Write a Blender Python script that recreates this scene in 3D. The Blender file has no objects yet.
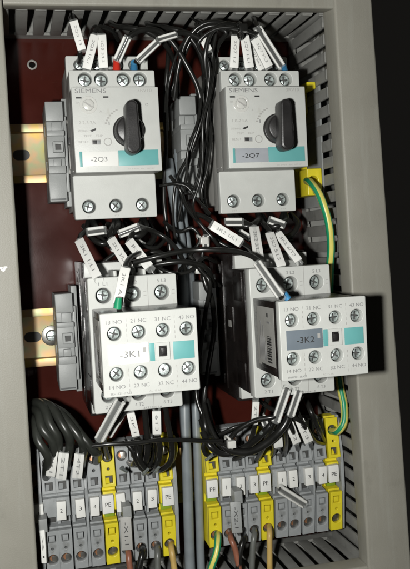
import bpy, bmesh, math, random
import numpy as np
from mathutils import Vector, Matrix
random.seed(7)
S = 0.001                                  # everything below is in millimetres: x right, D out of the back plate, z up
C = bpy.context.scene.collection
PI = math.pi
LEG = None

# ------------------------------------------------------------------ camera
CAM = Vector((-93.02, -488.98, -84.23)); YAW, PIT, ROL, FPX = 0.23509, -0.04909, -0.05128, 785.81
def cam_axes():
    cy, sy, cp, sp, cr, sr = math.cos(YAW), math.sin(YAW), math.cos(PIT), math.sin(PIT), math.cos(ROL), math.sin(ROL)
    f = Vector((sy*cp, cy*cp, sp)); r = Vector((cy, -sy, 0)); u = r.cross(f)
    return r*cr+u*sr, -r*sr+u*cr, f
RR, UU, FF = cam_axes()
def at(px, py, D):                         # the point of the plane D millimetres in front of the back plate
    d = FF*FPX + RR*(px-205) - UU*(py-284.5)
    return CAM + d*((-D-CAM.y)/d.y)

# ------------------------------------------------------------------ materials
def plastic(name, col, rough=0.42, var=0.06, bump=0.0, scale=120, spec=0.5, metal=0.0, coat=0.0, dirt=0.0):
    m = bpy.data.materials.new(name); m.use_nodes = True
    n, l = m.node_tree.nodes, m.node_tree.links
    b = n['Principled BSDF']
    tc = n.new('ShaderNodeTexCoord')
    nz = n.new('ShaderNodeTexNoise'); nz.inputs['Scale'].default_value = scale; nz.inputs['Detail'].default_value = 4
    l.new(tc.outputs['Object'], nz.inputs['Vector'])
    mr = n.new('ShaderNodeMapRange'); mr.inputs[1].default_value = .3; mr.inputs[2].default_value = .7
    mr.inputs[3].default_value = 1-var; mr.inputs[4].default_value = 1+var
    l.new(nz.outputs[0], mr.inputs[0])
    mx = n.new('ShaderNodeVectorMath'); mx.operation = 'SCALE'; mx.inputs[0].default_value = col
    l.new(mr.outputs[0], mx.inputs['Scale'])
    out = mx.outputs[0]
    if dirt:
        n2 = n.new('ShaderNodeTexNoise'); n2.inputs['Scale'].default_value = 45; n2.inputs['Detail'].default_value = 8; n2.inputs['Roughness'].default_value = .7
        l.new(tc.outputs['Object'], n2.inputs['Vector'])
        r2 = n.new('ShaderNodeMapRange'); r2.inputs[1].default_value = .56; r2.inputs[2].default_value = .75; r2.inputs[3].default_value = 0; r2.inputs[4].default_value = dirt
        l.new(n2.outputs[0], r2.inputs[0])
        mm = n.new('ShaderNodeMix'); mm.data_type = 'RGBA'
        l.new(r2.outputs[0], mm.inputs[0]); l.new(out, mm.inputs[6]); mm.inputs[7].default_value = (col[0]*.45, col[1]*.42, col[2]*.38, 1)
        out = mm.outputs[2]
    l.new(out, b.inputs['Base Color'])
    b.inputs['Roughness'].default_value = rough; b.inputs['Metallic'].default_value = metal
    b.inputs['Specular IOR Level'].default_value = spec
    b.inputs['Coat Weight'].default_value = coat; b.inputs['Coat Roughness'].default_value = .15
    nr = n.new('ShaderNodeMapRange'); nr.inputs[3].default_value = max(.03, rough-.08); nr.inputs[4].default_value = rough+.1
    l.new(nz.outputs[0], nr.inputs[0]); l.new(nr.outputs[0], b.inputs['Roughness'])
    if bump:
        n3 = n.new('ShaderNodeTexNoise'); n3.inputs['Scale'].default_value = 1500; n3.inputs['Detail'].default_value = 2
        l.new(tc.outputs['Object'], n3.inputs['Vector'])
        bp = n.new('ShaderNodeBump'); bp.inputs['Strength'].default_value = bump; bp.inputs['Distance'].default_value = .0003
        l.new(n3.outputs[0], bp.inputs['Height']); l.new(bp.outputs[0], b.inputs['Normal'])
    return m
M = dict(
    white=plastic('off_white_plastic', (.53, .54, .515), .45, .03, .12, dirt=.10),
    side=plastic('light_grey_plastic', (.33, .325, .305), .5, .05, .15),
    clampgrey=plastic('end_clamp_grey', (.27, .28, .275), .45, .06, .15, dirt=.15),
    teal=plastic('teal_plastic', (.12, .36, .355), .45, .03),
    black=plastic('black_plastic', (.014, .013, .013), .35, .2, .15),
    knob=plastic('black_knob_plastic', (.018, .017, .017), .38, .2, .1),
    blackside=plastic('dark_housing_plastic', (.014, .011, .010), .24, .3, .2),
    wire=plastic('black_cable_pvc', (.011, .011, .010), .27, .2, spec=.5),
    sheath=plastic('matt_black_sheath', (.024, .026, .022), .30, .25),
    grey_wire=plastic('grey_cable_pvc', (.12, .125, .115), .38, .1),
    brown_wire=plastic('brown_cable_pvc', (.26, .10, .06), .4, .1),
    tan_wire=plastic('ochre_cable_pvc', (.50, .34, .11), .4, .08),
    blue_grey=plastic('blue_grey_sheath', (.20, .225, .24), .36, .1, spec=.6),
    green=plastic('green_pvc', (.015, .26, .12), .35, .08),
    yellow_w=plastic('yellow_pvc', (.66, .60, .14), .35, .06),
    yellow=plastic('yellow_terminal_plastic', (.70, .59, .025), .4, .05, .1),
    yellowgreen=plastic('green_terminal_insert', (.22, .33, .02), .4, .2),
    termgrey=plastic('grey_terminal_plastic', (.30, .315, .32), .45, .07, .15, dirt=.2),
    termdark=plastic('recess_grey_plastic', (.07, .075, .078), .5, .1),
    label=plastic('white_label_card', (.74, .74, .71), .5, .02),
    label2=plastic('bluish_label_film', (.36, .38, .41), .25, .05),
    label3=plastic('slate_label_film', (.16, .19, .22), .25, .05),
    ink=plastic('black_ink', (.03, .03, .03), .5, 0),
    greyink=plastic('grey_ink', (.20, .20, .20), .5, 0),
    faint=plastic('faint_grey_ink', (.36, .355, .34), .5, 0),
    screw=plastic('zinc_screw_steel', (.56, .62, .61), .38, .45, .3, 900, metal=.85),
    copper=plastic('copper_contact', (.50, .25, .14), .4, .2, metal=.8),
    steel=plastic('clamp_steel', (.30, .29, .27), .35, .2, metal=1),
    slot=plastic('screw_slot_steel', (.07, .075, .075), .35, .3, metal=.6),
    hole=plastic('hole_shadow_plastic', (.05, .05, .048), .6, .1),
    duct=plastic('grey_duct_pvc', (.235, .235, .22), .5, .06, .1),
    red=plastic('red_ferrule_sleeve', (.60, .035, .02), .35, .05),
    blue=plastic('blue_ferrule_sleeve', (.05, .22, .42), .35, .05),
    dial=plastic('dial_plastic', (.56, .56, .53), .25, .03),
)
def paint(name, col):
    m = plastic(name, col, .5, .03, .25, 60, dirt=.08); return m
def scuff(m, col2, sc, amt, lo=.62):
    n, l = m.node_tree.nodes, m.node_tree.links; b = n['Principled BSDF']
    src = b.inputs['Base Color'].links[0].from_socket
    tc = n.new('ShaderNodeTexCoord'); mp = n.new('ShaderNodeMapping'); mp.inputs['Scale'].default_value = sc
    nz = n.new('ShaderNodeTexNoise'); nz.inputs['Scale'].default_value = 1; nz.inputs['Detail'].default_value = 6; nz.inputs['Roughness'].default_value = .65
    l.new(tc.outputs['Object'], mp.inputs[0]); l.new(mp.outputs[0], nz.inputs['Vector'])
    mr = n.new('ShaderNodeMapRange'); mr.inputs[1].default_value = lo; mr.inputs[2].default_value = lo+.12; mr.inputs[4].default_value = amt
    l.new(nz.outputs[0], mr.inputs[0])
    mm = n.new('ShaderNodeMix'); mm.data_type = 'RGBA'; mm.inputs[7].default_value = (*col2, 1)
    l.new(mr.outputs[0], mm.inputs[0]); l.new(src, mm.inputs[6]); l.new(mm.outputs[2], b.inputs['Base Color'])
M['frame'] = paint('beige_cabinet_paint', (.278, .268, .228))
def plate_mat():
    m = plastic('red_brown_primer_paint', (.047, .0095, .0065), (.17), .2, .03, 30, spec=.16, dirt=.35); return m
M['plate'] = plate_mat()
def rail_mat():
    m = bpy.data.materials.new('yellow_chromated_zinc'); m.use_nodes = True
    n, l = m.node_tree.nodes, m.node_tree.links; b = n['Principled BSDF']
    tc = n.new('ShaderNodeTexCoord'); nz = n.new('ShaderNodeTexNoise'); nz.inputs['Scale'].default_value = 60; nz.inputs['Detail'].default_value = 3
    l.new(tc.outputs['Object'], nz.inputs['Vector'])
    cr = n.new('ShaderNodeValToRGB'); e = cr.color_ramp.elements
    e[0].position = .30; e[0].color = (.54, .38, .07, 1); e[1].position = .72; e[1].color = (.46, .42, .17, 1)
    for p, c in ((.42, (.60, .42, .14, 1)), (.5, (.56, .38, .22, 1)), (.6, (.40, .42, .24, 1))):
        k = e.new(p); k.color = c
    l.new(nz.outputs[0], cr.inputs[0]); l.new(cr.outputs[0], b.inputs['Base Color'])
    b.inputs['Metallic'].default_value = .6; b.inputs['Roughness'].default_value = .5
    return m
M['rail'] = rail_mat()
scuff(M['frame'], (.33, .33, .29), (170, 170, 14), .35, .52)
scuff(M['frame'], (.15, .145, .12), (60, 60, 30), .30, .58)
scuff(M['plate'], (.12, .06, .045), (40, 40, 500), .3, .64)
scuff(M['plate'], (.16, .10, .08), (500, 40, 60), .3, .66)
scuff(M['white'], (.38, .37, .32), (220, 220, 90), .35, .62)
scuff(M['termgrey'], (.13, .13, .12), (160, 160, 90), .5, .54)
scuff(M['termgrey'], (.36, .36, .35), (400, 400, 150), .4, .62)
scuff(M['yellow'], (.36, .30, .06), (200, 200, 90), .45, .56)
scuff(M['duct'], (.10, .10, .09), (90, 90, 90), .4, .55)
def clear_mat():
    m = bpy.data.materials.new('clear_sleeve_plastic'); m.use_nodes = True
    n, l = m.node_tree.nodes, m.node_tree.links; b = n['Principled BSDF']
    b.inputs['Base Color'].default_value = (.62, .64, .62, 1); b.inputs['Roughness'].default_value = .13
    b.inputs['Specular IOR Level'].default_value = .8
    tr = n.new('ShaderNodeBsdfTransparent'); mx = n.new('ShaderNodeMixShader')
    lw = n.new('ShaderNodeLayerWeight'); lw.inputs[0].default_value = .35
    mr = n.new('ShaderNodeMapRange'); mr.inputs[3].default_value = .10; mr.inputs[4].default_value = .8
    l.new(lw.outputs['Facing'], mr.inputs[0]); l.new(mr.outputs[0], mx.inputs[0])
    l.new(tr.outputs[0], mx.inputs[1]); l.new(b.outputs[0], mx.inputs[2])
    l.new(mx.outputs[0], n['Material Output'].inputs[0])
    return m
M['clear'] = clear_mat()

# ------------------------------------------------------------------ mesh builder (millimetres; y = -D)
_txt = {}
def text_geo(s, bold=0.0):
    k = (s, bold)
    if k not in _txt:
        cu = bpy.data.curves.new('t', 'FONT'); cu.body = s; cu.size = 1; cu.extrude = 0; cu.offset = bold; cu.resolution_u = 3
        ob = bpy.data.objects.new('t', cu); C.objects.link(ob)
        bpy.context.view_layer.update()
        me = ob.evaluated_get(bpy.context.evaluated_depsgraph_get()).to_mesh()
        vs = [Vector(v.co) for v in me.vertices]; fs = [tuple(p.vertices) for p in me.polygons]
        x0 = min(v.x for v in vs); x1 = max(v.x for v in vs); y0 = min(v.y for v in vs); y1 = max(v.y for v in vs)
        vs = [((v.x-x0)/(x1-x0)-.5, (v.y-y0)/(y1-y0)-.5) for v in vs]
        _txt[k] = (vs, fs)
        bpy.data.objects.remove(ob); bpy.data.curves.remove(cu)
    return _txt[k]

def circle(cx, cz, r, n=24, a0=0):
    return [(cx+r*math.cos(a0+2*PI*i/n), cz+r*math.sin(a0+2*PI*i/n)) for i in range(n)]
def rect(x0, z0, x1, z1): return [(x0, z0), (x1, z0), (x1, z1), (x0, z1)]
def rrect(x0, z0, x1, z1, r, n=5):
    o = []
    for cx, cz, a in ((x1-r, z1-r, 0), (x0+r, z1-r, 90), (x0+r, z0+r, 180), (x1-r, z0+r, 270)):
        for i in range(n+1):
            t = math.radians(a+90*i/n); o.append((cx+r*math.cos(t), cz+r*math.sin(t)))
    return o

class MB:
    def __init__(s): s.bm = bmesh.new(); s.mats = []
    def mi(s, m):
        m = M[m] if isinstance(m, str) else m
        if m not in s.mats: s.mats.append(m)
        return s.mats.index(m)
    def box(s, x0, x1, D0, D1, z0, z1, m, bev=.35, T=None):
        i = s.mi(m)
        vs = [s.bm.verts.new((x, -d, z)) for z in (z0, z1) for d in (D0, D1) for x in (x0, x1)]
        fs = [s.bm.faces.new([vs[k] for k in q]) for q in ((0, 1, 3, 2), (4, 6, 7, 5), (0, 4, 5, 1), (2, 3, 7, 6), (0, 2, 6, 4), (1, 5, 7, 3))]
        for f in fs: f.material_index = i
        if bev:
            es = list({e for f in fs for e in f.edges})
            r = bmesh.ops.bevel(s.bm, geom=es, offset=min(bev, .45*min(abs(x1-x0), abs(D1-D0), abs(z1-z0))), segments=2, affect='EDGES', profile=.6)
            for f in r['faces']: f.material_index = i
            vs = list({v for f in fs if f.is_valid for v in f.verts} | {v for f in r['faces'] for v in f.verts})
        if T:
            for v in vs: v.co = T @ v.co
        return s
    def prism(s, poly, x0, x1, m, T=None, bev=0):             # poly of (D, z), swept along x
        i = s.mi(m); n = len(poly)
        a = [s.bm.verts.new((x0, -d, z)) for d, z in poly]; b = [s.bm.verts.new((x1, -d, z)) for d, z in poly]
        fs = [s.bm.faces.new(a[::-1]), s.bm.faces.new(b)]
        for k in range(n): fs.append(s.bm.faces.new((a[k], a[(k+1) % n], b[(k+1) % n], b[k])))
        for f in fs: f.material_index = i
        vs = a+b
        if bev:
            es = list({e for f in fs for e in f.edges})
            r = bmesh.ops.bevel(s.bm, geom=es, offset=bev, segments=2, affect='EDGES', profile=.6, clamp_overlap=True)
            for f in r['faces']: f.material_index = i
            vs = list({v for f in fs if f.is_valid for v in f.verts} | {v for f in r['faces'] for v in f.verts})
        if T:
            for v in vs: v.co = T @ v.co
        return s
    def plate(s, outline, holes, D0, D1, m, bev=.25, T=None, wall=None):
        cu = bpy.data.curves.new('p', 'CURVE'); cu.dimensions = '2D'; cu.fill_mode = 'BOTH'
        cu.extrude = (abs(D1-D0))/2-bev; cu.bevel_depth = bev; cu.bevel_resolution = 1; cu.offset = -bev if bev else 0
        for loop in [outline]+list(holes):
            sp = cu.splines.new('POLY'); sp.points.add(len(loop)-1)
            for p, (x, z) in zip(sp.points, loop): p.co = (x, z, 0, 1)
            sp.use_cyclic_u = True
        ob = bpy.data.objects.new('p', cu); C.objects.link(ob); bpy.context.view_layer.update()
        me = ob.evaluated_get(bpy.context.evaluated_depsgraph_get()).to_mesh()
        i = s.mi(m); mid = (D0+D1)/2
        vs = []
        for v in me.vertices:
            co = Vector((v.co.x, -(mid+v.co.z), v.co.y)); vs.append(s.bm.verts.new(T @ co if T else co))
        for p in me.polygons:
            try: f = s.bm.faces.new([vs[k] for k in p.vertices]); f.material_index = i
            except ValueError: pass
        bpy.data.objects.remove(ob); bpy.data.curves.remove(cu)
        return s
    def cyl(s, c, r0, r1, h, m, axis=(0, -1, 0), seg=24, caps=True, bev=0):
        i = s.mi(m); c = Vector(c); ax = Vector(axis).normalized()
        q = ax.to_track_quat('Z', 'Y'); prof = [(r0, 0), (r1, h)]
        if bev: prof = [(r0, 0), (r1, h-bev), (r1-bev*.35, h-bev*.35), (r1-bev, h)]
        rings = [[s.bm.verts.new(c+q @ Vector((r*math.cos(2*PI*k/seg), r*math.sin(2*PI*k/seg), z))) for k in range(seg)] for r, z in prof]
        for A, B in zip(rings, rings[1:]):
            for k in range(seg): s.bm.faces.new((A[k], A[(k+1) % seg], B[(k+1) % seg], B[k])).material_index = i
        if caps:
            s.bm.faces.new(rings[0][::-1]).material_index = i; s.bm.faces.new(rings[-1]).material_index = i
        return s
    def text(s, txt, cx, cz, w, h, D, m, rot=0, T=None, bold=0.0, push=.12):
        vs, fs = text_geo(txt, bold); i = s.mi(m); c, sn = math.cos(rot), math.sin(rot); o = []
        for x, y in vs:
            x *= w; y *= h
            co = Vector((cx+x*c-y*sn, -(D+push), cz+x*sn+y*c)); o.append(s.bm.verts.new(T @ co if T else co))
        for f in fs:
            try: s.bm.faces.new([o[k] for k in f]).material_index = i
            except ValueError: pass
        return s
    def poly(s, pts, D, m, push=.12, T=None):
        o = []
        for x, z in pts:
            co = Vector((x, -(D+push), z)); o.append(s.bm.verts.new(T @ co if T else co))
        s.bm.faces.new(o).material_index = s.mi(m); return s
    def tube(s, pts, r, m, seg=12, stripe=None, closed_ends=True, rend=None, squash=None):
        P = spline(pts); i = s.mi(m); j = s.mi(stripe) if stripe else i
        n = len(P); rings = []; up = None; run = 0
        for k, p in enumerate(P):
            t = (P[min(k+1, n-1)]-P[max(k-1, 0)]).normalized()
            if up is None:
                up = t.orthogonal().normalized()
            up = (up - t*up.dot(t)).normalized(); bi = t.cross(up)
            if k: run += (P[k]-P[k-1]).length
            tw = run*.012 if stripe else 0
            rr = r
            rings.append([s.bm.verts.new(p+(up*math.cos(2*PI*q/seg+tw)+bi*math.sin(2*PI*q/seg+tw))*rr) for q in range(seg)])
        for A, B in zip(rings, rings[1:]):
            for q in range(seg):
                s.bm.faces.new((A[q], A[(q+1) % seg], B[(q+1) % seg], B[q])).material_index = (j if (q//2) % 2 else i)
        if closed_ends:
            s.bm.faces.new(rings[0][::-1]).material_index = i; s.bm.faces.new(rings[-1]).material_index = i
        return s
    def build(s, name, parent=None, loc=None, ang=35):
        bmesh.ops.recalc_face_normals(s.bm, faces=s.bm.faces) if not getattr(s, 'norecalc', False) else None
        o = Vector(loc) if loc is not None else Vector((0, 0, 0))
        for v in s.bm.verts: v.co = (v.co-o)*S
        me = bpy.data.meshes.new(name); s.bm.to_mesh(me); s.bm.free()
        for m in s.mats: me.materials.append(m)
        for p in me.polygons: p.use_smooth = True
        me.set_sharp_from_angle(angle=math.radians(ang))
        ob = bpy.data.objects.new(name, me); C.objects.link(ob); ob.location = o*S
        if parent: ob.parent = parent
        return ob

def spline(pts, step=2.0):
    P = [Vector(p) for p in pts]
    if len(P) == 2: P = [P[0], P[0].lerp(P[1], .5), P[1]]
    Q = [2*P[0]-P[1]]+P+[2*P[-1]-P[-2]]; out = []
    for i in range(1, len(Q)-2):
        p0, p1, p2, p3 = Q[i-1:i+3]
        n = max(2, int((p2-p1).length/step))
        for k in range(n):
            t = k/n
            out.append(.5*((2*p1)+(p2-p0)*t+(2*p0-5*p1+4*p2-p3)*t*t+(3*p1-p0-3*p2+p3)*t**3))
    out.append(P[-1]); return out

def thing(name, label, cat, loc, group=None):
    o = bpy.data.objects.new(name, None); o.empty_display_size = .005
    C.objects.link(o); o.location = Vector(loc)*S
    return tag(o, label, cat, group)
def tag(o, label, cat, group=None):
    o['label'] = label; o['category'] = cat
    if group: o['group'] = group
    return o
def dup_tree(o, parent=None):
    c = o.copy(); C.objects.link(c)
    if parent: c.parent = parent
    for ch in list(o.children): dup_tree(ch, c)
    return c

# ------------------------------------------------------------------ setting: painted back plate
pb = MB()
pb.plate(rect(-128, -335, 128, 105), [circle(-75.9, 29.8, 1.9, 16)], -2.5, 0, 'plate', .2)
plate = pb.build('back_plate'); plate['kind'] = 'structure'

# ------------------------------------------------------------------ cabinet frame
cab = thing('cabinet', 'beige painted steel cabinet frame around the dark red back plate', 'cabinet', (0, -75, 100))
def framepart(polys, name):
    b = MB()
    i = b.mi('frame')
    for q in polys:
        vs = [b.bm.verts.new(p) for p in q]
        b.bm.faces.new(vs).material_index = i
    bmesh.ops.remove_doubles(b.bm, verts=b.bm.verts, dist=.01)
    es = [e for e in b.bm.edges if len(e.link_faces) == 2]
    bmesh.ops.bevel(b.bm, geom=es, offset=1.6, segments=3, affect='EDGES', profile=.5)
    o = Vector((0, -75, 100))
    return b.build(name, None, None), o
def member(secs, name):
    """secs: list of cross sections (each a closed list of 3D points); skinned along their order"""
    b = MB(); i = b.mi('frame'); R = [[b.bm.verts.new(p) for p in sec] for sec in secs]; n = len(secs[0])
    for A, B in zip(R, R[1:]):
        for k in range(n): b.bm.faces.new((A[k], A[(k+1) % n], B[(k+1) % n], B[k])).material_index = i
    b.bm.faces.new(R[0][::-1]); b.bm.faces.new(R[-1])
    es = [e for e in b.bm.edges if len(e.link_faces) == 2 and not (e.verts[0] in R[0] and e.verts[1] in R[0]) and not (e.verts[0] in R[-1] and e.verts[1] in R[-1])]
    bmesh.ops.bevel(b.bm, geom=es, offset=1.5, segments=4, affect='EDGES', profile=.5)
    return rebase(b, name, cab, (0, -75, 100))
def rebase(b, name, parent, o):
    for v in b.bm.verts: v.co -= Vector(o)
    return b.build(name, parent)
# right stile: leans very slightly, as it does in the cabinet photographed
def rsec(z):
    t = (44-z)/319
    xi, xl, xo = 88.2+1.8*t, 86.6+10.0*t, 111.6+10.5*t
    xl = min(xl, xi+3.5)-1.0
    return [(xl, -62, z), (xl, -75, z), (xo, -75, z), (xo, -14, z), (xo-2, -14, z), (xo-2, -62, z)]
def rsec(z):
    t = (44-z)/319
    xl, xo = 86.8+8.2*t, 111.6+10.5*t
    x2 = 89.0+1.2*t+5*t
    return [(xl, -61, z), (x2-.6, -75, z), (xo, -75, z), (xo, 25, z), (xo-2, 25, z), (xo-2, -61, z)]
member([rsec(z) for z in (110, 44, -120, -275, -345)], 'right_stile')
def lsec(z):
    return [(-92.5, -61, z), (-91.3, -75, z), (-142, -75, z), (-142, 25, z), (-140, 25, z), (-140, -61, z)]
member([lsec(z) for z in (110, -120, -345)], 'left_stile')
def tsec(x):
    z = 43.6+1.6*(x+90)/177
    return [(x, -61, z+.3), (x, -74.6, z-1.2), (x, -74.6, 110), (x, 25, 110), (x, 25, 108), (x, -61, 108)]
member([tsec(x) for x in (-91.0, 88.7)], 'top_rail')
def bsec(x):
    z = -275.5+1.6*(x+90)/177
    return [(x, -61, z), (x, -74.6, z-.5), (x, -74.6, -345), (x, 25, -345), (x, 25, -343), (x, -61, -343)]
member([bsec(x) for x in (-91.0, 94.5)], 'bottom_rail')
# paint chip on the left stile
b = MB(); random.seed(3)
c0 = at(3.2, 268.5, 75)
pts = []
for k in range(16):
    a = 2*PI*k/16; r = 1.5*(1+.35*math.sin(3*a)+random.uniform(-.15, .15))
    pts.append((c0.x+r*1.25*math.cos(a), c0.z+r*.8*math.sin(a)))
b.poly(pts, 75, 'label', .15)
b.text('o', c0.x, c0.z, 1.2, 1.0, 75.1, 'greyink', push=.15)
tag(b.build('paint_fleck', None, (c0.x, -75, c0.z)), 'small white paint fleck on the left side of the beige frame', 'paint fleck')

# ------------------------------------------------------------------ slotted wiring ducts
def duct(name, label, horizontal, a0, a1, face, far, top, phase, skew=0.0, pitch=10.0, slot=3.5):
    """face = coordinate of the visible slotted wall, far = opposite wall; fingers stand from D=8 to D=top"""
    b = MB()
    def bx(u0, u1, D0, D1, v0, v1, bev=.45):
        if horizontal: b.box(u0, u1, D0, D1, min(v0, v1), max(v0, v1), 'duct', bev)
        else:
            s0 = skew*(a1-(u0+u1)/2)
            b.box(min(v0, v1)+s0, max(v0, v1)+s0, D0, D1, u0, u1, 'duct', bev)
    sgn = 1 if far > face else -1
    t = 1.6*sgn
    n = int((a1-a0)/pitch)+1
    for k in range(n):
        u = a0+phase+k*pitch
        if u+pitch-slot > a1: break
        for v in (face, far-t):
            bx(u, u+pitch-slot, 7.5, top, v, v+t)
            bx(u-slot/2-.02, u+pitch-slot/2-.06, .3, 8.5, v+.05*sgn, v+t*1.05, .0)
            # small lip at the finger tip that keeps the cover
            bx(u+.4, u+pitch-slot-.4, top-3, top-1, v-.5*sgn, v+.2*sgn, .2)
    if horizontal: b.box(a0, a1, .2, 2, min(face, far), max(face, far), 'duct', 0)
    else:
        for k in range(n):
            u = a0+k*pitch; bx(u, min(u+pitch-.02, a1), .2, 2, face+t, far-t, 0)
    return tag(b.build(name, None, None), label, 'cable duct', 'slotted grey cable ducts')
duct('cable_duct', 'grey slotted cable duct running along the top under the frame', True, -96, 109, 45.2, 84, 60, 3.2-2.0)
duct('cable_duct', 'grey slotted cable duct running down the right side', False, -283, 44.5, 87.6, 108, 60, 1.0, skew=.038)
duct('cable_duct', 'grey slotted cable duct along the bottom under the terminal blocks', True, -96, 113, -280.5, -320, 56, 2.0)
# ------------------------------------------------------------------ mounting rails
def rail(zc, x0, x1, label):
    b = MB()
    prof = [(0.4, -12.5), (1.4, -12.5)]
    t = 1.0
    P = [(8, -17.5), (8, -12.8), (1.2, -12.8), (1.2, 12.8), (8, 12.8), (8, 17.5), (7, 17.5), (7, 13.8), (.2, 13.8), (.2, -13.8), (7, -13.8), (7, -17.5)]
    P = [(d, z+zc) for d, z in P]
    b.prism(P, x0, x1, 'rail', bev=.25)
    # slots punched through the web show dark
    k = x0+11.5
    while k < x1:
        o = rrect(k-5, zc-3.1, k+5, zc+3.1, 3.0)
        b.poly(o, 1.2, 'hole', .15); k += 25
    return tag(b.build('mounting_rail', None, (x0, 0, zc)), label, 'mounting rail', 'yellow chromated mounting rails')
rail(-24.2, -97, 92, 'yellow chromated mounting rail behind the two rotary breakers')
rail(-134.2, -97, 92, 'yellow chromated mounting rail behind the two contactors')
rail(-228, -97, 96, 'yellow chromated mounting rail hidden behind the terminal blocks')
b = MB(); p = (-74.2, -1.3, -134.0)
b.cyl(p, 6.2, 6.2, 1.0, 'steel', bev=.3); b.cyl((p[0], -2.3, p[2]), 3.6, 3.4, 2.6, 'screw', bev=.6)
b.box(p[0]-2.6, p[0]+2.6, 4.8, 5.05, p[2]-.4, p[2]+.4, 'hole', 0)
tag(b.build('rail_screw', None, p), 'round screw and washer holding the lower rail, beside the grey end clamp', 'screw')
b = MB(); p = (-75.9, 0, 29.8)
b.plate(circle(p[0], p[2], 3.0, 24), [circle(p[0], p[2], 1.9, 20)], 0.05, .5, 'steel', .1)
tag(b.build('grommet', None, p), 'small steel rimmed hole in the red plate at upper left', 'grommet')

# ------------------------------------------------------------------ screws
def screw(name, parent, x, z, D, r=2.9, rot=None, m='screw', driver='cross'):
    b = MB(); rot = random.uniform(0, PI/2) if rot is None else rot
    n = 20
    b.cyl((0, 0, 0), r, r, 1.4, m, seg=n, bev=.45)
    for k in range(2 if driver == 'cross' else 1):
        T = Matrix.Rotation(rot+k*PI/2, 4, 'Y')
        b.box(-r*.74, r*.74, 1.35, 1.46, -r*.13, r*.13, 'slot', 0, T=T)
    if driver == 'cross':
        T = Matrix.Rotation(rot+PI/4, 4, 'Y'); b.box(-r*.24, r*.24, 1.36, 1.5, -r*.24, r*.24, 'hole', 0, T=T)
    o = b.build(name, parent, None); o.location = Vector((x, -D, z))*S
    o.rotation_euler = (random.uniform(-.16, .16), 0, random.uniform(-.22, .12))
    return o
def cup(b, x, z, r, D0, D1, m='hole', seg=24):              # open tube lining a hole, with a dark floor
    b.cyl((x, -D0, z), r, r, .25, m, seg=seg)
    i = b.mi(m)

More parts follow.
